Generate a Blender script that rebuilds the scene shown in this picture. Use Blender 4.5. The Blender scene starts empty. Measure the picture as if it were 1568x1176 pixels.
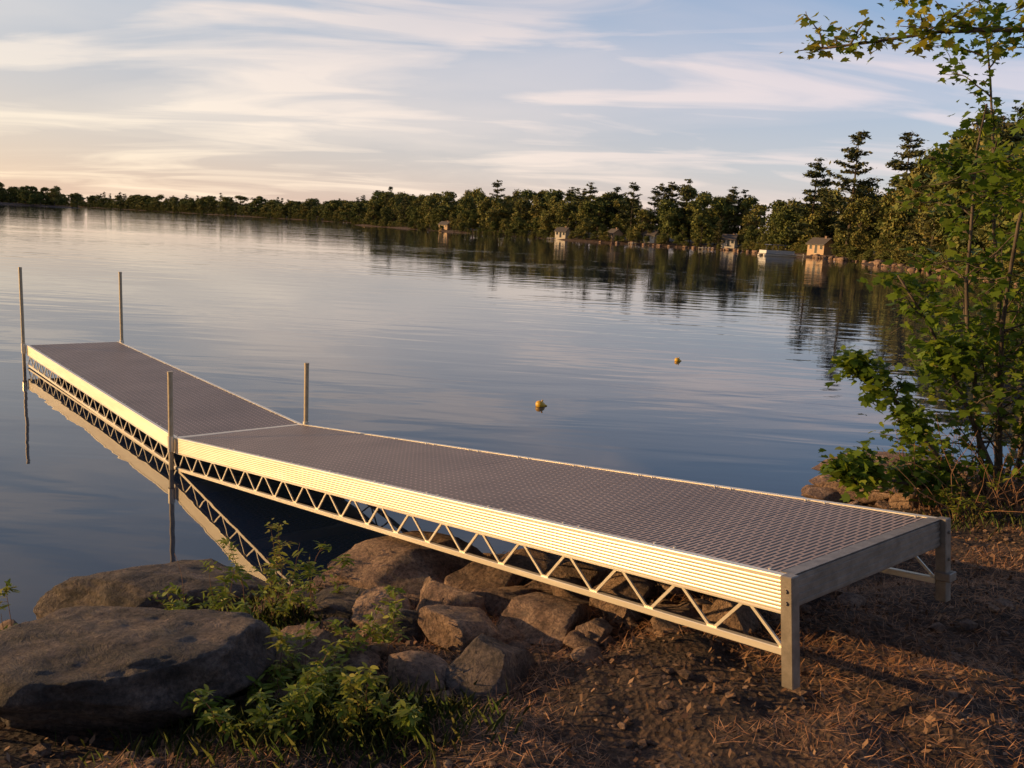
import bpy, numpy as np, math, bmesh
from mathutils import Matrix, Vector
sc=bpy.context.scene
sc.view_settings.view_transform='Standard'; sc.view_settings.look='None'; sc.view_settings.exposure=0
col=bpy.context.collection
rng=np.random.default_rng(5)
def link(o,parent=None):
    col.objects.link(o)
    if parent: o.parent=parent
    return o
def empty(name):
    e=bpy.data.objects.new(name,None); e.empty_display_size=.2; return link(e)
def mesh(name,V,Fc,mat=None,parent=None,smooth=False):
    me=bpy.data.meshes.new(name); me.from_pydata([tuple(v) for v in V],[],[tuple(int(i) for i in x) for x in Fc])
    if mat is not None: me.materials.append(mat)
    if smooth: me.polygons.foreach_set('use_smooth',np.ones(len(me.polygons),dtype=bool))
    me.update(); return link(bpy.data.objects.new(name,me),parent)
def fastmesh(name,V,k,n,mats):
    me=bpy.data.meshes.new(name); V=np.asarray(V,dtype=np.float32)
    me.vertices.add(len(V)); me.vertices.foreach_set('co',V.ravel())
    me.loops.add(n*k); me.loops.foreach_set('vertex_index',np.arange(n*k,dtype=np.int32))
    me.polygons.add(n); me.polygons.foreach_set('loop_start',np.arange(0,n*k,k,dtype=np.int32))
    for m_ in mats: me.materials.append(m_)
    me.update(calc_edges=True); return me
def hsh(ix,iy,iz,seed):
    v=(ix*374761393+iy*668265263+iz*1440662683+seed*97531)&0xffffffff
    v=((v^(v>>13))*1274126177)&0xffffffff
    return ((v^(v>>16))&0xffff)/65535.
def vnoise(P,seed=0):
    i=np.floor(P).astype(np.int64); t=P-i; t=t*t*(3-2*t); o=0
    for a in (0,1):
        for b in (0,1):
            for c in (0,1):
                w=(t[:,0] if a else 1-t[:,0])*(t[:,1] if b else 1-t[:,1])*(t[:,2] if c else 1-t[:,2])
                o=o+w*hsh(i[:,0]+a,i[:,1]+b,i[:,2]+c,seed)
    return o*2-1
def fbm(P,oc=4,seed=0):
    P=np.asarray(P,dtype=float); s=0;a=1
    for k in range(oc): s=s+a*vnoise(P*2**k,seed+k); a*=.5
    return s
# ---------- materials ----------
def nmat(name):
    m_=bpy.data.materials.new(name); m_.use_nodes=True; nt=m_.node_tree; b=nt.nodes['Principled BSDF']; return m_,nt,b
def N(nt,t,**kw):
    n=nt.nodes.new(t)
    for k,v in kw.items():
        if k in n.inputs: n.inputs[k].default_value=v
        else: setattr(n,k,v)
    return n
def ramp(nt,src,stops):
    r_=nt.nodes.new('ShaderNodeValToRGB'); e=r_.color_ramp.elements
    while len(e)<len(stops): e.new(.5)
    for i,(pp,c) in enumerate(stops): e[i].position=pp; e[i].color=(*c,1)
    nt.links.new(src,r_.inputs[0]); return r_.outputs[0]
def bump(nt,b,src,dist,strength=1.):
    n=N(nt,'ShaderNodeBump'); n.inputs['Distance'].default_value=dist; n.inputs['Strength'].default_value=strength
    nt.links.new(src,n.inputs['Height']); nt.links.new(n.outputs[0],b.inputs['Normal']); return n
def noisemat(name,stops,scale,rough=.8,bd=0,detail=5,bscale=None,metal=0,stretch=None):
    m_,nt,b=nmat(name); tc=N(nt,'ShaderNodeTexCoord'); src=tc.outputs['Object']
    if stretch:
        mp=N(nt,'ShaderNodeMapping'); mp.inputs['Scale'].default_value=stretch; nt.links.new(src,mp.inputs[0]); src=mp.outputs[0]
    n=N(nt,'ShaderNodeTexNoise',Scale=scale,Detail=detail,Roughness=.65); nt.links.new(src,n.inputs['Vector'])
    nt.links.new(ramp(nt,n.outputs['Fac'],stops),b.inputs['Base Color'])
    b.inputs['Roughness'].default_value=rough; b.inputs['Metallic'].default_value=metal
    if bd:
        n2=N(nt,'ShaderNodeTexNoise',Scale=bscale or scale*2,Detail=7.,Roughness=.7); nt.links.new(src,n2.inputs['Vector']); bump(nt,b,n2.outputs['Fac'],bd)
    return m_
def rockmat(name,stops,lich):
    m_,nt,b=nmat(name); tc=N(nt,'ShaderNodeTexCoord'); oi=N(nt,'ShaderNodeObjectInfo')
    ad=N(nt,'ShaderNodeVectorMath',operation='ADD'); sc_=N(nt,'ShaderNodeVectorMath',operation='SCALE'); cb=N(nt,'ShaderNodeCombineXYZ')
    for i in range(3): nt.links.new(oi.outputs['Random'],cb.inputs[i])
    nt.links.new(cb.outputs[0],sc_.inputs[0]); sc_.inputs['Scale'].default_value=37.; nt.links.new(sc_.outputs[0],ad.inputs[0]); nt.links.new(tc.outputs['Object'],ad.inputs[1])
    v=ad.outputs[0]
    n1=N(nt,'ShaderNodeTexNoise',Scale=4.,Detail=7.,Roughness=.72,Distortion=.5); n2=N(nt,'ShaderNodeTexNoise',Scale=45.,Detail=4.,Roughness=.7); n3=N(nt,'ShaderNodeTexNoise',Scale=9.,Detail=7.,Roughness=.75,Distortion=.8); n4=N(nt,'ShaderNodeTexNoise',Scale=7.,Detail=4.,Roughness=.6)
    for n_ in (n1,n2,n3,n4): nt.links.new(v,n_.inputs['Vector'])
    c=ramp(nt,n1.outputs['Fac'],stops); g_=ramp(nt,n2.outputs['Fac'],[(.35,(.45,.45,.45)),(.6,(1.2,1.2,1.2))])
    mx=N(nt,'ShaderNodeMix',data_type='RGBA',blend_type='MULTIPLY'); mx.inputs[0].default_value=1.; nt.links.new(c,mx.inputs[6]); nt.links.new(g_,mx.inputs[7])
    m2=N(nt,'ShaderNodeMix',data_type='RGBA'); nt.links.new(ramp(nt,n4.outputs['Fac'],[(.6,(0,0,0)),(.7,(.5,.5,.5))]),m2.inputs[0]); nt.links.new(mx.outputs[2],m2.inputs[6]); m2.inputs[7].default_value=(*lich,1)
    nt.links.new(m2.outputs[2],b.inputs['Base Color']); b.inputs['Roughness'].default_value=.8
    a=N(nt,'ShaderNodeMath',operation='MULTIPLY_ADD'); nt.links.new(n2.outputs['Fac'],a.inputs[0]); a.inputs[1].default_value=.16; nt.links.new(n3.outputs['Fac'],a.inputs[2]); bump(nt,b,a.outputs[0],.10)
    return m_
def leafmat(name,c1,c2,c3,trans=.45,rough=.5):
    m_,nt,b=nmat(name); g=N(nt,'ShaderNodeNewGeometry'); oi=N(nt,'ShaderNodeObjectInfo')
    ad=N(nt,'ShaderNodeMath',operation='MULTIPLY_ADD'); nt.links.new(oi.outputs['Random'],ad.inputs[0]); ad.inputs[1].default_value=.45
    ml=N(nt,'ShaderNodeMath',operation='MULTIPLY'); nt.links.new(g.outputs['Random Per Island'],ml.inputs[0]); ml.inputs[1].default_value=.6
    nt.links.new(ml.outputs[0],ad.inputs[2])
    c=ramp(nt,ad.outputs[0],[(0,c1),(.5,c2),(1,c3)])
    nt.links.new(c,b.inputs['Base Color']); b.inputs['Roughness'].default_value=rough
    b.inputs['Specular IOR Level'].default_value=.25
    if trans:
        t=N(nt,'ShaderNodeBsdfTranslucent'); nt.links.new(c,t.inputs[0]); mx=N(nt,'ShaderNodeMixShader'); mx.inputs[0].default_value=trans
        nt.links.new(b.outputs[0],mx.inputs[1]); nt.links.new(t.outputs[0],mx.inputs[2]); nt.links.new(mx.outputs[0],nt.nodes['Material Output'].inputs[0])
    return m_
M_alu=noisemat('brushed_aluminum',[(.3,(.76,.65,.49)),(.7,(.92,.83,.67))],6,rough=.40,bd=.0003,bscale=60,metal=.5,stretch=(.15,1,1))
M_alu_shade=noisemat('shaded_aluminum',[(.3,(.20,.17,.14)),(.7,(.36,.31,.26))],14,rough=.5,bd=.0008,bscale=80,metal=.6)  # same aluminum, shade of legs and end beam darkened into the colour
M_post=noisemat('post_pipe',[(.3,(.46,.36,.22)),(.7,(.64,.52,.35))],20,rough=.5,metal=.2)
M_rock=rockmat('granite_rock',[(.3,(.032,.025,.022)),(.45,(.10,.074,.060)),(.58,(.20,.145,.112)),(.75,(.36,.26,.19))],(.16,.135,.105))
M_rock2=rockmat('shore_stone',[(.3,(.075,.045,.032)),(.45,(.25,.15,.098)),(.6,(.44,.28,.18)),(.78,(.60,.41,.27))],(.24,.18,.13))
M_bark=noisemat('bark',[(.3,(.045,.032,.022)),(.7,(.15,.11,.08))],6,rough=.9,stretch=(3,3,.6))
M_leaf=leafmat('maple_leaf',(.08,.14,.016),(.19,.27,.028),(.52,.38,.035))
M_weed=leafmat('weed_leaf',(.08,.13,.016),(.20,.26,.03),(.42,.36,.06))
M_grass=leafmat('grass_blade',(.035,.065,.016),(.07,.11,.026),(.16,.14,.05),trans=0)
M_dec=leafmat('forest_leaf',(.07,.095,.025),(.145,.16,.038),(.29,.22,.06),trans=0,rough=.8)
M_pin=leafmat('pine_foliage',(.045,.062,.022),(.08,.094,.032),(.16,.135,.05),trans=0,rough=.8)
M_litter=leafmat('dead_leaf',(.05,.028,.017),(.17,.09,.05),(.42,.27,.16),trans=0,rough=.8)
M_needle=leafmat('dry_needle',(.14,.058,.028),(.34,.155,.07),(.55,.30,.16),trans=0,rough=.7)
M_dry=noisemat('dry_twig',[(.3,(.13,.06,.03)),(.7,(.30,.16,.085))],9,rough=.9)
# deck: perforated panels, slots between ridges
M_deck,nt,b=nmat('deck_panel'); tc=N(nt,'ShaderNodeTexCoord')
br=N(nt,'ShaderNodeTexBrick'); br.offset=.5; br.inputs['Scale'].default_value=1.; br.inputs['Brick Width'].default_value=.12; br.inputs['Row Height'].default_value=.029; br.inputs['Mortar Size'].default_value=.0068; br.inputs['Mortar Smooth'].default_value=.1
mp=N(nt,'ShaderNodeMapping'); mp.inputs['Rotation'].default_value=(0,0,math.pi/2); nt.links.new(tc.outputs['Object'],mp.inputs[0]); nt.links.new(mp.outputs[0],br.inputs['Vector'])
br.inputs['Color1'].default_value=(.008,.006,.005,1); br.inputs['Color2'].default_value=(.014,.011,.009,1); br.inputs['Mortar'].default_value=(.44,.32,.265,1)
nn=N(nt,'ShaderNodeTexNoise',Scale=1.3,Detail=6.); nt.links.new(tc.outputs['Object'],nn.inputs['Vector'])
mxc=N(nt,'ShaderNodeMix',data_type='RGBA',blend_type='MULTIPLY'); mxc.inputs[0].default_value=1.
nt.links.new(br.outputs['Color'],mxc.inputs[6]); nt.links.new(ramp(nt,nn.outputs['Fac'],[(.3,(.70,.67,.65)),(.7,(1,1,1))]),mxc.inputs[7]); nt.links.new(mxc.outputs[2],b.inputs['Base Color'])
b.inputs['Roughness'].default_value=.5; bump(nt,b,br.outputs['Fac'],-.006)
# ground
M_gnd,nt,b=nmat('dirt_ground'); tc=N(nt,'ShaderNodeTexCoord')
n1=N(nt,'ShaderNodeTexNoise',Scale=1.1,Detail=7.,Roughness=.7); n2=N(nt,'ShaderNodeTexNoise',Scale=30.,Detail=5.,Roughness=.75); vo=N(nt,'ShaderNodeTexVoronoi',Scale=34.)
for n_ in (n1,n2,vo): nt.links.new(tc.outputs['Object'],n_.inputs['Vector'])
c1=ramp(nt,n1.outputs['Fac'],[(.3,(.045,.028,.019)),(.5,(.095,.057,.037)),(.68,(.19,.112,.070))])
c2=ramp(nt,n2.outputs['Fac'],[(.35,(.3,.28,.27)),(.52,(.9,.9,.9)),(.72,(1.9,1.75,1.6))])
mx=N(nt,'ShaderNodeMix',data_type='RGBA',blend_type='MULTIPLY'); mx.inputs[0].default_value=1.; nt.links.new(c1,mx.inputs[6]); nt.links.new(c2,mx.inputs[7])
nt.links.new(mx.outputs[2],b.inputs['Base Color']); b.inputs['Roughness'].default_value=.95
ad=N(nt,'ShaderNodeMath',operation='ADD'); nt.links.new(n2.outputs['Fac'],ad.inputs[0]); nt.links.new(vo.outputs['Distance'],ad.inputs[1]); bump(nt,b,ad.outputs[0],.035)
# water
M_wat,nt,b=nmat('lake_water'); tc=N(nt,'ShaderNodeTexCoord')
b.inputs['Base Color'].default_value=(.010,.020,.048,1); b.inputs['Roughness'].default_value=.02; b.inputs['IOR'].default_value=1.42
mp=N(nt,'ShaderNodeMapping'); mp.inputs['Scale'].default_value=(.32,1,1); mp.inputs['Rotation'].default_value=(0,0,.2); nt.links.new(tc.outputs['Object'],mp.inputs[0])
w1=N(nt,'ShaderNodeTexNoise',Scale=1.0,Detail=2.,Roughness=.45,Distortion=.5); w2=N(nt,'ShaderNodeTexNoise',Scale=5.,Detail=2.,Roughness=.5); w3=N(nt,'ShaderNodeTexNoise',Scale=.06,Detail=3.)
for n_ in (w1,w2,w3): nt.links.new(mp.outputs[0],n_.inputs['Vector'])
a2_=N(nt,'ShaderNodeMath',operation='MULTIPLY_ADD'); nt.links.new(w2.outputs['Fac'],a2_.inputs[0]); a2_.inputs[1].default_value=.07; nt.links.new(w1.outputs['Fac'],a2_.inputs[2])
a3=N(nt,'ShaderNodeMath',operation='MULTIPLY'); nt.links.new(a2_.outputs[0],a3.inputs[0]); nt.links.new(ramp(nt,w3.outputs['Fac'],[(.4,(.3,.3,.3)),(.62,(1,1,1))]),a3.inputs[1])
bump(nt,b,a3.outputs[0],.022)
# ---------- terrain ----------
shore=[(-60,-60),(-14,-6),(-7,1.2),(-3.3,4.9),(-1.7,5.7),(-.6,6.3),(1.2,7.2),(3.2,8.5),(4.6,9.7),(6.4,9.9),(10,12),(17,20),(27,33),(36,50),(41,70),(47,90),(52,116),(60,160),(58,190),(53,225),(17,260),(-20,330),(-90,480),(-110,720),(-300,1000),(-700,1500),(-1600,2200),(-3500,3000)]
poly=np.array(shore+[(-3500,6000),(6000,6000),(6000,-600),(-60,-600)],dtype=float)
isl=[(-500,800,110,45)]
def sdist(X,Y):
    P=np.stack([X,Y],1); out=np.full(len(P),1e9); ins=np.zeros(len(P),bool)
    for i in range(len(poly)):
        a=poly[i]; b_=poly[(i+1)%len(poly)]; ab=b_-a
        t=np.clip(((P-a)@ab)/(ab@ab),0,1); d=np.hypot(*(P-a-t[:,None]*ab).T); out=np.minimum(out,d)
        c=((a[1]>P[:,1])!=(b_[1]>P[:,1]))
        with np.errstate(divide='ignore',invalid='ignore'):
            xi=(b_[0]-a[0])*(P[:,1]-a[1])/(b_[1]-a[1]+1e-12)+a[0]
        ins^=c&(P[:,0]<xi)
    s=np.where(ins,out,-out)
    for (cx,cy,rx,ry) in isl:
        e=(1-np.hypot((X-cx)/rx,(Y-cy)/ry))*min(rx,ry); s=np.maximum(s,e)
    return s
def terr(X,Y):
    X=np.asarray(X,float);Y=np.asarray(Y,float)
    near=np.exp(-((X-1)**2+(Y-4)**2)/14**2)
    wob=.22*fbm(np.stack([X*.9,Y*.9,X*0],1),3,3)*near+ (1-near)*3*vnoise(np.stack([X*.05,Y*.05,X*0],1),9)
    s=sdist(X,Y)+wob
    dd=np.maximum(s,0)
    zl=.75*(1-np.exp(-dd/2.4))+np.minimum(.03*dd,5)
    z=np.where(s>0,zl,np.maximum(.25*s,-2.))
    z=z+near*.055*fbm(np.stack([X*2.2,Y*2.2,X*0+3],1),5,11)+np.where(s>8,(1-near)*.4*vnoise(np.stack([X*.1,Y*.1,X*0],1),5),0)
    return z
def tz(x,y): return float(terr([x],[y])[0])
na,nr=640,420
ang=np.linspace(0,2*math.pi,na,endpoint=False); rad=.25*np.exp(np.linspace(0,math.log(5500/.25),nr))
AA,RR=np.meshgrid(ang,rad); gx=(RR*np.cos(AA)).ravel()+.8; gy=(RR*np.sin(AA)).ravel()+2.
gz=terr(gx,gy); V=np.stack([gx,gy,gz],1)
ii=np.arange(nr-1)[:,None]*na+np.arange(na)[None,:]; jj=np.arange(nr-1)[:,None]*na+(np.arange(na)[None,:]+1)%na
Fq=np.stack([ii,jj,jj+na,ii+na],-1).reshape(-1,4)
V=np.vstack([V,[.8,2.,tz(.8,2.)]]); cen=len(V)-1
FL=Fq.tolist()+[(cen,i,(i+1)%na) for i in range(na)]
g=mesh('ground',V,FL,M_gnd,smooth=True)
mesh('lake_water',[(-6000,-800,0),(6000,-800,0),(6000,6000,0),(-6000,6000,0)],[(0,1,2,3)],M_wat)
def frame(O,X,Y,Z):
    return Matrix(((X[0],Y[0],Z[0],O[0]),(X[1],Y[1],Z[1],O[1]),(X[2],Y[2],Z[2],O[2]),(0,0,0,1)))
class MB:
    def __init__(s): s.V=[];s.F=[]
    def add(s,V,F):
        o=len(s.V); s.V+=[tuple(v) for v in V]; s.F+=[tuple(i+o for i in x) for x in F]
    def box(s,x0,x1,y0,y1,z0,z1,c=.002):
        V=[]
        for sx,x in ((1,x0),(-1,x1)):
            for sy,y in ((1,y0),(-1,y1)):
                for sz,z in ((1,z0),(-1,z1)):
                    V+=[(x,y+sy*c,z+sz*c),(x+sx*c,y,z+sz*c),(x+sx*c,y+sy*c,z)]
        bm=bmesh.new()
        for v in V: bm.verts.new(v)
        bmesh.ops.convex_hull(bm,input=bm.verts)
        bm.verts.index_update(); s.add([v.co[:] for v in bm.verts],[[v.index for v in f_.verts] for f_ in bm.faces]); bm.free()
    def tube(s,pts,rad,n=8,cap=True):
        pts=np.array(pts,float); rad=np.broadcast_to(np.array(rad,float),(len(pts),)); V=[]
        for i,pnt in enumerate(pts):
            t=pts[min(i+1,len(pts)-1)]-pts[max(i-1,0)]; t/=np.linalg.norm(t)+1e-9
            a=np.cross(t,[.3,.9,.2]); a/=np.linalg.norm(a)+1e-9; b_=np.cross(t,a)
            for k in range(n):
                an=2*math.pi*k/n; V.append(pnt+rad[i]*(a*math.cos(an)+b_*math.sin(an)))
        F=[(i*n+k,i*n+(k+1)%n,(i+1)*n+(k+1)%n,(i+1)*n+k) for i in range(len(pts)-1) for k in range(n)]
        if cap: F+=[tuple(range(n))[::-1],tuple((len(pts)-1)*n+k for k in range(n))]
        s.add(V,F)
    def bar(s,a,b_,wid,th,side=(0,1,0)):
        a=np.array(a,float);b_=np.array(b_,float);t=(b_-a)/np.linalg.norm(b_-a);sd=np.array(side,float);u=np.cross(t,sd);u/=np.linalg.norm(u)
        V=[p_+u*wid/2*i+sd*th/2*j for p_ in (a,b_) for i,j in ((-1,-1),(1,-1),(1,1),(-1,1))]
        s.add(V,[(3,2,1,0),(4,5,6,7),(0,1,5,4),(1,2,6,5),(2,3,7,6),(3,0,4,7)])
    def obj(s,name,mat,parent=None,M=None,smooth=False):
        o=mesh(name,s.V,s.F,mat,parent,smooth)
        if M is not None: o.matrix_world=M
        return o
# ---------- dock ----------
dock=empty('boat_dock')
wd=1.408; L1=6.868; L2=7.018; sl=.133; az1=-.8731; az2=-.8604
C=np.array([-3.386,8.725,.3205]); A1=np.array([math.cos(az1),math.sin(az1),0.]); W1=np.array([-A1[1],A1[0],0])
A=C-A1*L1; A[2]=.3515; B=A+W1*wd
A2=np.array([math.cos(az2)*math.cos(sl),math.sin(az2)*math.cos(sl),math.sin(sl)]); W2=np.array([-math.sin(az2),math.cos(az2),0]); N2=np.cross(A2,W2)
D=C+W2*wd
def section(tag,M,L):
    BH=.155;TD=.335
    d=MB(); n=max(1,round((L-.06)/.61)); st=(L-.06)/n
    for i in range(n): d.box(.03+i*st+.0008,.03+(i+1)*st-.0008,.036,wd-.036,-.03,.002,.001)
    d.obj('decking_'+tag,M_deck,dock,M)
    for side in (0,1):
        y0=0 if side==0 else wd; sg=-1 if side==0 else 1
        prof=[(y0-sg*.034,.006),(y0+sg*.004,.006),(y0+sg*.006,.002),(y0+sg*.006,-.012)]
        z=-.015; rh=.01636     # eight shallow rounded extruded ribs
        for k in range(8):
            for q in range(13):
                u=q/12; prof.append((y0+sg*(.0028+.0017*(1-(2*u-1)**2)),z-rh*u*.98))
            z-=rh
        prof+=[(y0+sg*.007,-BH+.006),(y0+sg*.007,-BH),(y0-sg*.034,-BH)]
        m_=len(prof); bmx=MB()
        bmx.add([(0,a_,b_) for a_,b_ in prof]+[(L,a_,b_) for a_,b_ in prof],[(i,(i+1)%m_,(i+1)%m_+m_,i+m_) for i in range(m_)]+[tuple(range(m_)),tuple(range(m_,2*m_))[::-1]])
        bmx.obj('side_beam_'+tag,M_alu,dock,M)
        t=MB(); yc=y0-sg*.016
        t.box(0,L,yc-.016,yc+.016,-TD,-TD+.032,.003)
        nv=max(2,round(L/.37)); pt=L/nv
        for i in range(nv):
            x0=i*pt
            t.bar((x0+.012,yc,-TD+.03),(x0+pt/2-.01,yc,-BH+.008),.014,.010); t.bar((x0+pt/2+.01,yc,-BH+.008),(x0+pt-.012,yc,-TD+.03),.014,.010)
            t.bar((x0+pt/2-.02,yc,-BH-.004),(x0+pt/2+.02,yc,-BH-.004),.012,.0095); t.bar((x0+pt-.02,yc,-TD+.036),(min(x0+pt+.02,L),yc,-TD+.036),.010,.0095)
        t.obj('truss_'+tag,M_alu,dock,M)
        s=MB(); ys=y0-sg*.05
        for i in range(n):
            for dx in (.06,st-.06): s.tube([(.03+i*st+dx,ys,.0),(.03+i*st+dx,ys,.008)],.008,8)
        s.obj('screws_'+tag,M_alu,dock,M)
    c=MB()
    for x in (0,L-.034): c.box(x,x+.034,.036,wd-.036,-BH+.012,.004,.002)
    k=int(L/1.2)
    for i in range(1,k): c.box(i*L/k-.02,i*L/k+.02,.036,wd-.036,-BH+.02,-.034,.002)
    c.obj('cross_member_'+tag,M_alu,dock,M)
M2=frame(C,A2,W2,N2); A1s=C-A; LL1=np.linalg.norm(A1s); A1s/=LL1; M1=frame(A,A1s,W1,np.cross(A1s,W1))
section('shore',M2,L2); section('lake',M1,LL1-.012)
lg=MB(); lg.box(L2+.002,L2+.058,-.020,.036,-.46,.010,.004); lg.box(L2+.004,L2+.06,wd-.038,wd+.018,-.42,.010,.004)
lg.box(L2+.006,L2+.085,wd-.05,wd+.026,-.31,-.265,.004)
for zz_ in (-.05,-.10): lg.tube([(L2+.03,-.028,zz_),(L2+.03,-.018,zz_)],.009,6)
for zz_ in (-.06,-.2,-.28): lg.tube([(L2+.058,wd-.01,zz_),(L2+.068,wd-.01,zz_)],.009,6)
lg.obj('legs',M_alu_shade,dock,M2)
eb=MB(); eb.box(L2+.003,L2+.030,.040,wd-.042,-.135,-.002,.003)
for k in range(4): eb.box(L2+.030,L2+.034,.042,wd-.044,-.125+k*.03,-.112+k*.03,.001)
eb.obj('end_beam',M_alu_shade,dock,M2)
eb=MB(); eb.box(L2-.032,L2+.034,.037,wd-.04,.0045,.0085,.001); eb.obj('end_trim',M_alu_shade,dock,M2)
def post(P,top,off):
    b_=MB(); x,y=P[0]+off[0],P[1]+off[1]
    b_.tube([(x,y,-1.9),(x,y,P[2]+top)],.025,16); b_.tube([(x,y,P[2]+top-.02),(x,y,P[2]+top+.008)],.0275,16)
    b_.obj('post',M_post,dock)
    s=MB(); s.tube([(x,y,P[2]-.13),(x,y,P[2]+.03)],.034,16); s.obj('post_sleeve',M_alu,dock)
oo=-W1*.045; ob=W1*.045
post(A,1.234,oo); post(B,1.175,ob); post(C,.686,oo); post(D,.686,ob)
# ---------- rocks ----------
def rockgeo(seed,sub=4,cuts=17,rough=.07,cutd=(.45,.82)):
    rg=np.random.default_rng(seed); bm=bmesh.new(); bmesh.ops.create_icosphere(bm,subdivisions=sub,radius=1)
    P=np.array([v.co[:] for v in bm.verts]); Fc=[[v.index for v in f_.verts] for f_ in bm.faces]; bm.free()
    P=P*(1+.22*vnoise(P*.9+seed*1.7,seed))[:,None]
    for _ in range(cuts):
        n=rg.normal(size=3); n/=np.linalg.norm(n); d=rg.uniform(*cutd); e=np.maximum(0,P@n-d); P=P-e[:,None]*n*.97
    nn_=1-np.abs(fbm(P*1.3+seed*2.3,4,seed+40))
    P=P*(1+rough*fbm(P*2.4+seed*3.1,6,seed)+.05*np.minimum(nn_,.9))[:,None]
    return P,Fc
def rock(name,loc,size,seed,rz=0,tilt=0,mat=None,sub=5,**kw):
    P,Fc=rockgeo(seed,sub,**kw); o=mesh(name,P*np.array(size),Fc,mat or M_rock,smooth=True)
    o.location=loc; o.rotation_euler=(tilt,tilt*.5,rz); return o
RK=[(-1.66,3.42,1.02,.55,1),(-2.0,5.0,1.42,.40,2),(-.94,3.80,.50,.32,3),(-.82,4.72,.72,.20,4),(-.54,5.23,1.25,.34,5),(-.16,5.13,.62,.26,6),(-.43,4.24,.50,.20,7),(-.21,4.17,.52,.29,8),(.23,4.37,.80,.29,9),(-.04,3.74,.60,.38,10),(.08,4.9,.55,.22,11),(.48,4.25,.28,.12,12),(.39,5.13,.62,.22,13),(-.66,3.84,.30,.17,14),(.73,4.82,.60,.20,18),(-.9,5.35,.8,.22,27),(.2,5.7,.8,.24,28),(-.35,5.65,.7,.2,29),(.95,4.45,.40,.16,31),(.62,4.55,.34,.18,33),(.45,3.95,.22,.12,34),(1.15,4.95,.5,.2,35),(-.3,4.62,.55,.24,36),(.05,4.28,.32,.18,37),(-.62,4.5,.4,.2,38),(.85,5.5,.6,.24,39),(3.30,8.45,1.1,.24,19),(4.35,9.1,2.3,.55,20),(3.75,8.3,1.4,.28,25),(4.41,7.8,1.1,.30,22)]
for (x,y,w,hh,sd) in RK:
    sx=w*.6; sz=hh*.6; kw=dict(cuts=12,cutd=(.58,.88),rough=.09) if sd<3 else dict(cuts=15,cutd=(.40,.78),rough=.06)
    rock('boulder' if sd<3 else 'rock',(x,y+sx*.3,tz(x,y)+sz*.25),(sx,sx*.72,sz),sd*7+1,rz=.5 if sd<19 else (.1 if sd<26 else sd*1.3),tilt=(sd%3-1)*.14,mat=M_rock if sd in (1,2,4,7,10) else M_rock2,sub=6 if sd<3 else 5,**kw)
rg=np.random.default_rng(31); VV=[];FF=[];geo=[rockgeo(300+i,3,12,.06) for i in range(5)]; nvr=len(geo[0][0])
for i in range(300):
    if i<160:
        x=rg.uniform(-1.2,2.3); y=6.45+.42*x-rg.uniform(0,2.6)
    else:
        j=rg.integers(3,9); a=np.array(shore[j],float);b_=np.array(shore[j+1],float); q_=a+(b_-a)*rg.uniform(); x,y=q_[0]+rg.normal(0,.15),q_[1]-abs(rg.normal(0,.35))
    s=rg.uniform(.03,.14)*(1 if rg.uniform()<.8 else 1.7); z=tz(x,y)
    c=(geo[i%5][0]@np.array(Matrix.Rotation(rg.uniform(0,6),3,'Z')).T)*[s,s*.8,s*.5]+[x,y,z+s*.1]; o=i*nvr
    VV.append(c); FF+=[tuple(k+o for k in t) for t in geo[i%5][1]]
mesh('shore_rubble',np.vstack(VV),FF,M_rock2,smooth=True)
def scatter(n,xr,yr,seed):
    rg=np.random.default_rng(seed); X=rg.uniform(*xr,n);Y=rg.uniform(*yr,n);Z=terr(X,Y); k=Z>.02; return X[k],Y[k],Z[k],rg
X,Y,Z,rg=scatter(9000,(-3,6.5),(1.2,9.5),3)
P0,F0=rockgeo(77,1,4,.2); VV=[];FF=[]
sz=rg.lognormal(-4.6,.65,len(X)).clip(.004,.06)
for i in range(len(X)):
    R=Matrix.Rotation(rg.uniform(0,6.28),3,'Z')@Matrix.Rotation(rg.uniform(0,6.28),3,'X'); s=sz[i]
    Q=(P0@np.array(R).T)*np.array([s,s,s*.55])+[X[i],Y[i],Z[i]+s*.2]; o=len(VV)*len(P0); VV.append(Q); FF+=[tuple(j+o for j in t) for t in F0]
mesh('gravel',np.vstack(VV),FF,M_rock2)
def quads(X,Y,Z,rg,ln,wd_,tiltm,lift):
    n=len(X); a=rg.uniform(0,6.28,n); t=rg.normal(0,tiltm,n); L=rg.uniform(.5,1.3,n)*ln; W=rg.uniform(.6,1.3,n)*wd_
    D=np.stack([np.cos(a)*np.cos(t),np.sin(a)*np.cos(t),np.sin(t)],1); S=np.stack([-np.sin(a),np.cos(a),rg.normal(0,tiltm,n)],1)
    C=np.stack([X,Y,Z+lift+np.abs(np.sin(t))*L/2],1)
    return np.stack([C-D*L[:,None]/2,C+S*W[:,None]/2-D*(L*.1)[:,None],C+D*L[:,None]/2,C-S*W[:,None]/2+D*(L*.1)[:,None]],1).reshape(-1,3),n
X,Y,Z,rg=scatter(22000,(-2.5,6.5),(1.2,9),8); V,n=quads(X,Y,Z,rg,.038,.018,.6,.008); link(bpy.data.objects.new('leaf_litter',fastmesh('leaf_litter',V,4,n,[M_litter])))
X,Y,Z,rg=scatter(95000,(-1.8,6),(1.2,7.5),9)
k=fbm(np.stack([X*1.1,Y*1.1,X*0],1),3,21)>-.12; X,Y,Z=X[k],Y[k],Z[k]
V,n=quads(X,Y,Z,rg,.085,.0025,.4,.008); link(bpy.data.objects.new('pine_needle_litter',fastmesh('pine_needle_litter',V,4,n,[M_needle])))
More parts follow.
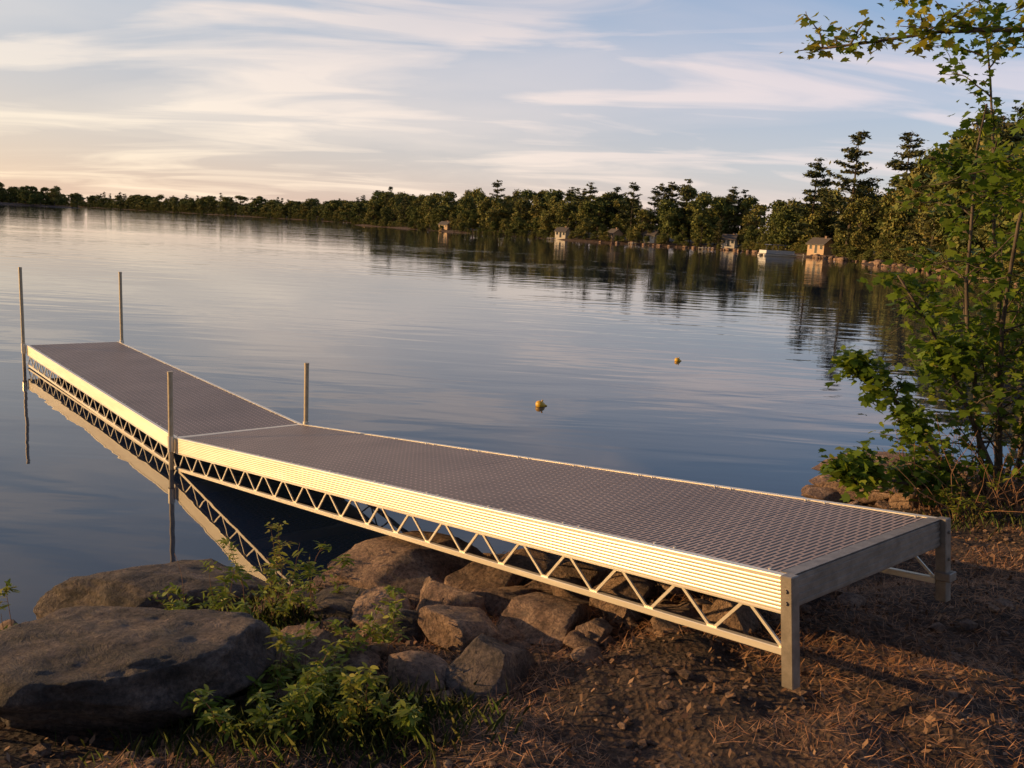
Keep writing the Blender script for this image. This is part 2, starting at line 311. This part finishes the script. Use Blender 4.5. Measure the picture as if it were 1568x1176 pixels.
# ---------- leaves / plants ----------
LS=np.array([(0,0),(.28,.05),(.5,.32),(.33,.42),(.36,.72),(.12,.66),(0,1),(-.12,.66),(-.36,.72),(-.33,.42),(-.5,.32),(-.28,.05)])
LE=np.array([(0,0),(.13,.2),(.16,.5),(.09,.8),(0,1),(-.09,.8),(-.16,.5),(-.13,.2)])
def leaves(pts,size,rg,shape=LS,droop=.3):
    n=len(pts); k=len(shape); a=rg.uniform(0,6.28,n)
    D=np.stack([np.cos(a),np.sin(a),rg.normal(-droop,.35,n)],1)
    D/=np.linalg.norm(D,axis=1)[:,None]
    up=np.stack([rg.normal(0,.45,n),rg.normal(0,.45,n),np.ones(n)],1); S=np.cross(D,up); S/=np.linalg.norm(S,axis=1)[:,None]; U=np.cross(S,D)
    s=size*rg.uniform(.5,1.3,n)
    fold=np.abs(shape[:,0])*.25-shape[:,1]**2*.18
    V=pts[:,None,:]+s[:,None,None]*(S[:,None,:]*shape[None,:,0:1]+D[:,None,:]*shape[None,:,1:2]+U[:,None,:]*fold[None,:,None])
    return V.reshape(-1,3),k,n
def curve_pts(a,d,L,n,rg,bend=.15,grav=0.):
    P=[np.array(a,float)]; d=np.array(d,float); d/=np.linalg.norm(d)
    for i in range(n):
        d=d+rg.normal(0,bend,3)+np.array([0,0,grav]); d/=np.linalg.norm(d); P.append(P[-1]+d*L/n)
    return np.array(P)
def plant(name,base,stems,leafsize,nleaf,rg,shape,matl,matb,rad,sub=5,sublen=.35,spread=.04,grav=-.03,t0=.25,droop=.3):
    e=empty(name); w=MB(); LP=[]
    for (off,d,L) in stems:
        P=curve_pts(np.array(base)+np.array(off),d,L,9,rg,.09,grav); w.tube(P,np.linspace(rad,rad*.3,len(P)),6)
        for i in range(sub):
            t=rg.uniform(t0,1.); j=min(int(t*9),8); p0=P[j]+(P[j+1]-P[j])*rg.uniform(0,1)
            dd=rg.normal(0,1,3); dd[2]=abs(dd[2])*.35; dd/=np.linalg.norm(dd); dd=dd+np.array(d)/np.linalg.norm(d)*.5
            l2=L*sublen*(1.25-t)*rg.uniform(.7,1.3); Q=curve_pts(p0,dd,l2,6,rg,.16,-.05); w.tube(Q,np.linspace(rad*.35,rad*.1,len(Q)),5)
            for k_ in range(nleaf):
                u=rg.uniform(.15,1)*6; jj_=min(int(u),5); LP.append(Q[jj_]+(Q[jj_+1]-Q[jj_])*(u-jj_)+rg.normal(0,spread,3))
            for k_ in range(2):
                j2=rg.integers(2,6); R_=curve_pts(Q[j2],rg.normal(0,1,3)*[1,1,.4],l2*.45,4,rg,.15,-.05); w.tube(R_,rad*.1,4)
                for k3 in range(max(1,nleaf//2)):
                    u=rg.uniform(.2,1)*4; jj_=min(int(u),3); LP.append(R_[jj_]+(R_[jj_+1]-R_[jj_])*(u-jj_)+rg.normal(0,spread,3))
    w.obj('branches',matb,e,smooth=True)
    V,k,n=leaves(np.array(LP),leafsize,rg,shape,droop); o=bpy.data.objects.new('leaves',fastmesh('leaves',V,k,n,[matl])); link(o,e)
    return e
rg=np.random.default_rng(12)
TB=np.array([4.45,7.75,0.]); TB[2]=tz(TB[0],TB[1])
st=[((0,0,0),(-.05,.05,1),4.6),((.15,.1,0),(.25,.1,1),4.4),((-.1,0,0),(-.20,0,1),3.7),((.3,-.1,0),(.5,-.1,1),4.2),((-.1,.05,0),(-.75,-.05,.75),1.9),((-.1,-.05,0),(-.9,-.1,.42),1.7),((.2,.3,0),(.15,.4,1),4.),((.1,0,0),(-.35,-.2,.9),2.5),((.5,.2,0),(.7,.2,1),4.6),((.3,0,0),(.1,-.2,1),3.),((.3,.3,0),(0,.1,1),4.4),((.6,0,0),(.4,0,1),3.2),((.1,.1,0),(-.12,.0,1),4.)]
plant('maple_tree',TB-[0,0,.05],st,.086,24,rg,LS,M_leaf,M_bark,.026,sub=20,sublen=.28,spread=.06,t0=.18)
b2=TB+np.array([2.0,-.9,.2])
st=[((0,0,0),(.1,0,1),6.5),((0,0,3.1),(-1,.05,.30),4.3),((0,0,3.5),(-.9,.35,.34),4.0),((0,0,3.9),(-.9,-.1,.42),3.4),((0,0,2.6),(-.8,.5,.35),2.0),((0,0,2.),(.4,.8,.6),2.6)]
plant('maple_tree',b2,st,.078,15,rg,LS,M_leaf,M_bark,.032,sub=20,sublen=.20,spread=.05,t0=.4)
w=MB()
for i in range(260):
    b_=TB+np.array([rg.uniform(-.9,1.2),rg.uniform(-.8,.5),0]); b_[2]=tz(b_[0],b_[1])-.02
    w.tube(curve_pts(b_,(rg.normal(0,.6),rg.normal(0,.5),1),rg.uniform(.3,.95),6,rg,.22,-.06),np.linspace(.005,.0015,7),4)
w.obj('dry_brush',M_dry)
WD=[(-1.47,4.46,.62,4),(-1.25,4.60,.50,3),(-1.40,5.30,.45,3),(-1.05,4.80,.42,3),(-1.33,4.04,.40,4),(-.58,3.95,.34,4),(-.98,3.73,.34,4),(-1.02,3.46,.34,5),(-.56,3.23,.28,5),(-.29,3.16,.22,3),(-2.25,3.65,.5,5),(-.76,3.66,.28,4),(3.69,7.01,.4,5),(-.85,3.1,.26,5),(-1.62,4.2,.45,3),(-.7,3.35,.3,5)]
for (x,y,H,ns) in WD:
    st=[((rg.normal(0,.06),rg.normal(0,.05),0),(rg.normal(0,.32),rg.normal(0,.22),1),H*rg.uniform(.6,1.2)) for _ in range(ns)]
    plant('weed_plant',(x,y,tz(x,y)-.02),st,.046,6,rg,LE,M_weed,M_dry,.0032,sub=7,sublen=.26,spread=.010,grav=-.01,droop=-.1)
BL=[]
for (px,py,n_,sp) in [(-.74,3.31,1500,.25),(-.40,3.22,700,.2),(-1.32,4.05,800,.2),(-1.10,3.09,250,.25),(-1.22,4.64,600,.18),(3.75,6.92,250,.3),(-1.5,5.2,200,.2)]:
    X=px+rg.normal(0,sp,n_);Y=py+rg.normal(0,sp*.7,n_);Z=terr(X,Y)
    for x,y,z in zip(X,Y,Z):
        H=rg.uniform(.03,.12); a=rg.uniform(0,6.28); l=rg.uniform(.2,.8)*H; wd2=.0014; c,s=math.cos(a),math.sin(a)
        BL+=[(x-s*wd2,y+c*wd2,z-.01),(x+s*wd2,y-c*wd2,z-.01),(x+c*l*.4+s*wd2*.7,y+s*l*.4-c*wd2*.7,z+H*.6),(x+c*l,y+s*l,z+H),(x+c*l*.4-s*wd2*.7,y+s*l*.4+c*wd2*.7,z+H*.6)]
link(bpy.data.objects.new('grass',fastmesh('grass',BL,5,len(BL)//5,[M_grass])))
# ---------- distant trees ----------
def dec_proto(seed,nf=4200):
    rg=np.random.default_rng(seed); w=MB(); w.tube([(0,0,0),(.01,.01,.3),(0,.02,.75)],[.02,.015,.005],6)
    lob=[]
    for i in range(34):
        z=rg.uniform(.08,.93); rr=.27*math.sin(math.pi*min(1,(z*.86+.14)))**.6; a=rg.uniform(0,6.28); q_=rg.uniform(.2,1.12)*rr
        lob.append((q_*math.cos(a),q_*math.sin(a),z,rg.uniform(.04,.11)))
        if i%3==0: w.tube([(0,.01,z*.6),(q_*math.cos(a),q_*math.sin(a),z)],[.008,.002],4)
    lob=np.array(lob); id_=rg.choice(len(lob),nf,p=lob[:,3]**2/(lob[:,3]**2).sum()); d=rg.normal(size=(nf,3)); d/=np.linalg.norm(d,axis=1)[:,None]; d[:,2]=np.where(d[:,2]<-.3,-d[:,2],d[:,2])
    C=lob[id_,:3]+d*(lob[id_,3]*rg.uniform(.5,1.45,nf))[:,None]*np.array([1,1,1.])
    s=rg.uniform(.006,.018,nf)[:,None]; a=rg.normal(size=(nf,3))*s; b_=rg.normal(size=(nf,3))*s
    return w,np.stack([C+a,C+b_,C-a,C-b_],1).reshape(-1,3),nf,M_dec
def pine_proto(seed,nf=4200):
    rg=np.random.default_rng(seed); w=MB(); w.tube([(0,0,0),(.006,0,.5),(0,.004,1)],[.016,.010,.002],6)
    C=[];nw=19
    for i in range(nw):
        z=.18+.80*i/(nw-1)+rg.normal(0,.012); R=(.22*(1-z)**.6+.02)*1.05
        for k in range(rg.integers(3,6)):
            a=rg.uniform(0,6.28); L=R*rg.uniform(.4,1.3); d=np.array([math.cos(a),math.sin(a),rg.uniform(.05,.35)])
            w.tube([(0,0,z),np.array([0,0,z])+d*L],[.004,.001],4)
            m_=int(nf*L/(nw*4*.13)); t=rg.uniform(.2,1.05,m_)
            C.append(np.array([0,0,z])+d*(L*t)[:,None]+rg.normal(0,1,(m_,3))*np.array([.017,.017,.008])*(1.2-.3*t)[:,None])
    C=np.vstack(C); n=len(C); s=rg.uniform(.005,.013,n)[:,None]; a=rg.normal(size=(n,3))*s*[1,1,.6]; b_=rg.normal(size=(n,3))*s*[1,1,.6]
    return w,np.stack([C+a,C+b_,C-a,C-b_],1).reshape(-1,3),n,M_pin
def proto(tup,name):
    w,V,n,mt=tup; wv=np.array(w.V); Vall=np.vstack([wv,V]); o=len(wv)
    me=bpy.data.meshes.new(name)
    me.from_pydata(Vall.tolist(),[],[list(x) for x in w.F]+(np.arange(n*4).reshape(-1,4)+o).tolist())
    me.materials.append(M_bark); me.materials.append(mt); mi=np.zeros(len(me.polygons),np.int32); mi[len(w.F):]=1; me.polygons.foreach_set('material_index',mi); me.update(); return me
DP=[proto(dec_proto(100+i),'broadleaf_tree') for i in range(5)]; PP=[proto(pine_proto(200+i),'pine_tree') for i in range(4)]
forest=empty('distant_forest')
def inst(me,x,y,H,parent=None,name=None,wide=1.):
    o=bpy.data.objects.new(name or me.name,me); o.location=(x,y,tz(x,y)-.03*H); o.scale=(H*wide,H*wide,H); o.rotation_euler=(0,0,rng.uniform(0,6.28)); return link(o,parent)
S=np.array(shore[11:],float)
cabs=[(60.8,181,0),(36.5,248.5,1),(13,272,1),(27,256,0),(54,231,1),(-30,362,0),(-84,492,0)]
for i in range(len(S)-1):
    a,b_=S[i],S[i+1]; L=np.linalg.norm(b_-a); t=(b_-a)/L; nrm=np.array([t[1],-t[0]]); dist=np.hypot(*((a+b_)/2))
    if dist<300: sp,rows,hh=4.2,4,11.
    elif dist<600: sp,rows,hh=5.5,3,12.5
    elif dist<1000: sp,rows,hh=8.,3,15.
    else: sp,rows,hh=10.,2,18.
    for rw in range(-1,rows):
        s_=sp*.6 if rw<0 else sp*(1+.15*rw); k=int(L/s_)
        for j in range(k):
            u=(j+rng.uniform(0,1))/k; off=(rng.uniform(.2,1.5) if rw<0 else 2+rw*sp*1.1+rng.uniform(0,sp))
            P=a+(b_-a)*u+nrm*off; q_=P[0]/max(P[1],1)
            if q_>.85 or q_<-.72: continue
            if any(math.hypot(P[0]-cx,P[1]-cy)<2.8 for cx,cy,_ in cabs): continue
            if any(abs(P[0]/P[1]-cx/cy)*P[1]<1.9 and P[1]<cy and P[1]>cy-16 for cx,cy,_ in cabs) and rng.uniform()<.8: continue
            if rw>=0 and float(sdist(np.array([P[0]]),np.array([P[1]]))[0])<1.5: continue
            pn=rng.uniform()<.25 and rw>=0; H=hh*rng.uniform(.65,1.2)*(1+.07*rw)
            if rw==0: H*=rng.uniform(.4,.95)
            if rw<0: H=hh*rng.uniform(.12,.3)
            if pn: H*=1.2
            inst((PP if pn else DP)[rng.integers(0,4)],P[0],P[1],H,forest,wide=(1.0 if pn else (1.6 if rw<0 or dist>600 else rng.uniform(.85,1.2))))
for i in range(100):
    a=rng.uniform(0,6.28); rr=rng.uniform(0,1)**.5; inst(DP[rng.integers(0,5)],-500+105*rr*math.cos(a),800+40*rr*math.sin(a),17*rng.uniform(.4,1.2),forest,wide=1.2)
for i in range(90):
    y=rng.uniform(76,150); x=y*rng.uniform(.43,.66)
    if float(sdist(np.array([x]),np.array([y]))[0])<2: continue
    inst((PP if rng.uniform()<.5 else DP)[rng.integers(0,4)],x,y,rng.uniform(12,19),forest,wide=.9)
for (x,y,H) in [(60.2,187,20),(63,173,24),(69,164,23),(66,122,22),(60,100,20),(70,140,23)]: inst(PP[rng.integers(0,4)],x,y,H,None,'pine_tree')
for (x,y,H) in [(28,268,15.5),(39.8,258,16.5),(42.4,256,17),(56.9,244,16),(60,244,15)]: inst(PP[rng.integers(0,4)],x,y,H,None,'pine_tree')
for (x,y,H,w_) in [(-6.3,.5,4.4,1.3),(-9.5,-1.5,6,1.3)]: inst(DP[rng.integers(0,5)],x,y,H,None,'alder_shrub',wide=w_)
VV=[];FF=[];P0,F0=rockgeo(5,2,6,.2)
for i in range(13,21):
    a=np.array(shore[i-1],float); b_=np.array(shore[i],float); L=np.linalg.norm(b_-a)
    for j in range(int(L/1.4)):
        P=a+(b_-a)*rng.uniform(); s=rng.uniform(.2,.9)*(1.5 if rng.uniform()<.12 else 1); c=(P0@np.array(Matrix.Rotation(rng.uniform(0,6),3,'Z')).T)*[s,s,s*.7]+[P[0]+rng.normal(0,1),P[1]+rng.normal(0,1),.1]
        o=len(VV)*len(P0); VV.append(c); FF+=[tuple(k+o for k in t) for t in F0]
mesh('shoreline_boulders',np.vstack(VV),FF,M_rock2,smooth=True)
# ---------- cabins ----------
def flat(name,c,rough=.7,metal=0): return noisemat(name,[(.3,tuple(x*.8 for x in c)),(.7,c)],2.5,rough=rough,metal=metal)
M_wl=[flat('cabin_wall_tan',(.58,.38,.22)),flat('cabin_wall_cream',(.72,.63,.50))]
M_rf=flat('shingle_roof',(.12,.10,.085)); M_gl=flat('window_glass',(.03,.04,.05),.1); M_tr=flat('painted_trim',(.6,.54,.45)); M_wht=flat('white_gelcoat',(.75,.72,.68))
def cabin(x,y,w,d,hh,rz,wm):
    e=empty('cabin'); z=tz(x,y)
    W=MB(); W.box(-w/2,w/2,-d/2,d/2,-1,hh,.01); W.add([(-w/2,-d/2,hh),(-w/2,d/2,hh),(-w/2,0,hh+d*.32),(w/2,-d/2,hh),(w/2,d/2,hh),(w/2,0,hh+d*.32)],[(0,1,2),(3,5,4)]); W.obj('walls',M_wl[wm],e)
    R=MB()
    for s in (-1,1): R.add([(-w/2-.3,s*(d/2+.4),hh-.25),(w/2+.3,s*(d/2+.4),hh-.25),(w/2+.3,0,hh+d*.34),(-w/2-.3,0,hh+d*.34),(-w/2-.3,s*(d/2+.4),hh-.12),(w/2+.3,s*(d/2+.4),hh-.12),(w/2+.3,0,hh+d*.34+.14),(-w/2-.3,0,hh+d*.34+.14)],[(0,1,2,3),(7,6,5,4),(0,4,5,1),(1,5,6,2),(3,7,4,0)])
    R.obj('roof',M_rf,e); G=MB();T=MB()
    for k in (-.3,.02,.33):
        zb=.1 if k==.02 else .9
        G.box(k*w-.30,k*w+.30,-d/2-.05,-d/2-.02,zb,1.7,.005); T.box(k*w-.37,k*w+.37,-d/2-.03,-d/2-.005,zb-.08,1.77,.005)
    for k in (-.22,.25):
        G.box(-w/2-.05,-w/2-.02,k*d-.3,k*d+.3,.9,1.7,.005); T.box(-w/2-.03,-w/2-.005,k*d-.37,k*d+.37,.82,1.77,.005)
    G.obj('windows_and_door',M_gl,e); T.obj('window_trim',M_tr,e)
    C_=MB(); C_.box(w*.2,w*.2+.5,-.25,.25,hh,hh+d*.34+.5,.01); C_.obj('chimney',M_rock2,e)
    e.location=(x,y,z+.1); e.rotation_euler=(0,0,rz)
for (x,y,wm) in cabs: cabin(x,y,rng.uniform(3.2,4.2)*(1.4 if y>300 else 1),3.2,2.0,rng.uniform(-1.1,-.5),wm)
def pontoon(x,y,rz):
    e=empty('pontoon_boat'); T=MB()
    for s in (-1,1): T.tube([(-3.6,s*.95,.15),(-3.2,s*.95,.12),(3.,s*.95,.12),(3.7,s*.95,.3)],[.15,.3,.3,.1],12)
    T.obj('pontoons',M_alu,e,smooth=True); D_=MB(); D_.box(-3.4,3.4,-1.25,1.25,.42,.52,.02); D_.obj('deck',M_wht,e)
    R=MB()
    for s in (-1,1): R.box(-3.2,3.,s*1.2-.02,s*1.2+.02,.55,1.1,.01)
    R.box(-3.2,-3.15,-1.18,1.18,.55,1.1,.01); R.obj('railing_panels',M_wht,e)
    S_=MB(); S_.box(-3.,-1.2,-1.1,-.5,.53,1.1,.05); S_.box(.5,2.6,.5,1.1,.53,1.1,.05); S_.obj('seats',M_tr,e)
    C_=MB()
    for sx in (-2,1):
        for s in (-1,1): C_.tube([(sx,s*1.15,.55),(sx*.8,s*1.1,2.1)],.03,6)
    C_.box(-2.2,1.3,-1.2,1.2,2.1,2.2,.03); C_.obj('canopy',flat('canopy_blue',(.10,.13,.25)),e)
    e.location=(x,y,0); e.rotation_euler=(0,0,rz)
pontoon(49.5,172,.3)
for (x,y,rz,L) in [(56,176,2.9,6),(47,220,-2.2,6),(32,247,-2.,5),(10,263,-1.9,5)]:
    D_=MB(); D_.box(0,L,-.6,.6,.35,.45,.01)
    for i in range(4):
        for s in (-1,1): D_.tube([(L*i/3.2+.2,s*.55,-1.5),(L*i/3.2+.2,s*.55,.7)],.05,6)
    o=D_.obj('wooden_pier',M_tr); o.location=(x,y,0); o.rotation_euler=(0,0,rz)
M_buoy=flat('buoy_yellow',(.80,.45,.03),.4)
for (x_,y_,s) in [(.44,13.01,.075),(3.50,18.71,.065)]:
    b_=MB(); t=np.linspace(0,math.pi,9); b_.tube([(0,0,-s*.75*math.cos(x)) for x in t],[max(.002,s*math.sin(x)**.7) for x in t],16); b_.tube([(0,0,s*.7),(0,0,s*1.1)],s*.16,8)
    b_.tube([(s*.9,0,.0),(s*1.5,0,.01)],[s*.35,s*.25],8)
    o=b_.obj('mooring_buoy',M_buoy,smooth=True); o.location=(x_,y_,s*.3); o.rotation_euler=(.3,.3,.5)
# ---------- light ----------
el=math.radians(12); sd=Vector((-.98,.05,0)).normalized()*math.cos(el)+Vector((0,0,math.sin(el)))
L=bpy.data.lights.new('sun','SUN'); L.energy=5; L.angle=math.radians(.5); L.color=(1,.62,.26); lo=link(bpy.data.objects.new('sun',L)); lo.rotation_euler=sd.to_track_quat('Z','Y').to_euler()
W=bpy.data.worlds.new('World'); sc.world=W; W.use_nodes=True; nt=W.node_tree; bg=nt.nodes['Background']; out=nt.nodes['World Output']
sk=N(nt,'ShaderNodeTexSky'); sk.sky_type='NISHITA'; sk.sun_disc=False; sk.sun_elevation=el; sk.sun_rotation=math.atan2(sd.x,sd.y)%(2*math.pi); sk.air_density=1.; sk.dust_density=.6
nt.links.new(sk.outputs[0],bg.inputs[0]); bg.inputs[1].default_value=.05
tc=N(nt,'ShaderNodeTexCoord'); sp=N(nt,'ShaderNodeSeparateXYZ'); nt.links.new(tc.outputs['Generated'],sp.inputs[0])
def mth(op,a,b_=None,c=None,clamp=False):
    n=nt.nodes.new('ShaderNodeMath'); n.operation=op; n.use_clamp=clamp
    for i,x in enumerate((a,b_,c)):
        if x is None: continue
        if isinstance(x,(int,float)): n.inputs[i].default_value=x
        else: nt.links.new(x,n.inputs[i])
    return n.outputs[0]
def mixc(fac,a,b_):
    n=nt.nodes.new('ShaderNodeMix'); n.data_type='RGBA'
    for i,x in ((0,fac),(6,a),(7,b_)):
        if isinstance(x,(int,float)): n.inputs[i].default_value=x
        elif isinstance(x,tuple): n.inputs[i].default_value=(*x,1)
        else: nt.links.new(x,n.inputs[i])
    return n.outputs[2]
x,y,z=sp.outputs
lr=mth('MULTIPLY_ADD',x,.95,.5,True)
colL=ramp(nt,z,[(0,(.60,.39,.34)),(.08,(.56,.43,.40)),(.2,(.40,.41,.46)),(.40,(.30,.36,.47)),(.60,(.12,.15,.26)),(1,(.07,.09,.17))])
colR=ramp(nt,z,[(0,(.58,.43,.47)),(.07,(.44,.45,.55)),(.2,(.22,.34,.56)),(.40,(.19,.29,.54)),(.60,(.09,.13,.27)),(1,(.06,.08,.17))])
base=mixc(lr,colL,colR)
zz=mth('ADD',mth('MAXIMUM',z,0.),.13)
cb=nt.nodes.new('ShaderNodeCombineXYZ'); nt.links.new(mth('DIVIDE',x,zz),cb.inputs[0]); nt.links.new(mth('DIVIDE',y,zz),cb.inputs[1])
def cloud(rot,scl,loc,scale,lo,hi,det,dist):
    mp=N(nt,'ShaderNodeMapping'); mp.inputs['Rotation'].default_value=(0,0,rot); mp.inputs['Scale'].default_value=scl; mp.inputs['Location'].default_value=loc; nt.links.new(cb.outputs[0],mp.inputs[0])
    cn=N(nt,'ShaderNodeTexNoise',Scale=scale,Detail=det,Roughness=.52,Distortion=dist); nt.links.new(mp.outputs[0],cn.inputs['Vector'])
    return ramp(nt,cn.outputs['Fac'],[(lo,(0,0,0)),(hi,(1,1,1))])
c1=cloud(.35,(.5,.85,1),(3.3,1.2,0),.75,.45,.66,5.,.7)
c2=cloud(-.2,(.6,1.5,1),(7.3,4.2,0),1.25,.48,.64,6.,1.0)
cf=mth('MINIMUM',mth('ADD',mth('MULTIPLY',c1,.42),mth('MULTIPLY',c2,.66)),.95)
# clouds faded in the unseen upper sky to cut ambient light
high_fade=ramp(nt,z,[(.38,(1,1,1)),(.62,(.12,.12,.12))]); cf=mth('MULTIPLY',cf,high_fade)
ccw=mixc(lr,(1.0,.78,.60),(.84,.64,.68)); cch=mixc(lr,(.80,.66,.57),(.54,.52,.60))
zc=mth('MULTIPLY',z,2.2,None,True)
allc=mixc(cf,base,mixc(zc,ccw,cch))
# unseen sky behind the viewer, darkened to weaken ambient light on the ground
dim=ramp(nt,mth('MULTIPLY_ADD',y,.5,.5),[(.25,(.40,.42,.50)),(.6,(1,1,1))])
dm=nt.nodes.new('ShaderNodeMix'); dm.data_type='RGBA'; dm.blend_type='MULTIPLY'; dm.inputs[0].default_value=1.; nt.links.new(allc,dm.inputs[6]); nt.links.new(dim,dm.inputs[7])
bg2=N(nt,'ShaderNodeBackground'); nt.links.new(dm.outputs[2],bg2.inputs[0]); bg2.inputs[1].default_value=.90
add=N(nt,'ShaderNodeAddShader'); nt.links.new(bg.outputs[0],add.inputs[0]); nt.links.new(bg2.outputs[0],add.inputs[1]); nt.links.new(add.outputs[0],out.inputs[0])
# ---------- camera ----------
pt_,rl=.1739,.05341
F_=np.array([0,math.cos(pt_),-math.sin(pt_)]); R0=np.array([1.,0,0]); D0=-np.cross(R0,F_)
R_=R0*math.cos(rl)-D0*math.sin(rl); D_=R0*math.sin(rl)+D0*math.cos(rl)
cd=bpy.data.cameras.new('camera'); cam=link(bpy.data.objects.new('camera',cd)); cd.sensor_width=36; cd.lens=31.09; cd.clip_end=20000; cd.clip_start=.05
cam.matrix_world=frame((0,0,2.6),R_,-D_,-F_); sc.camera=cam
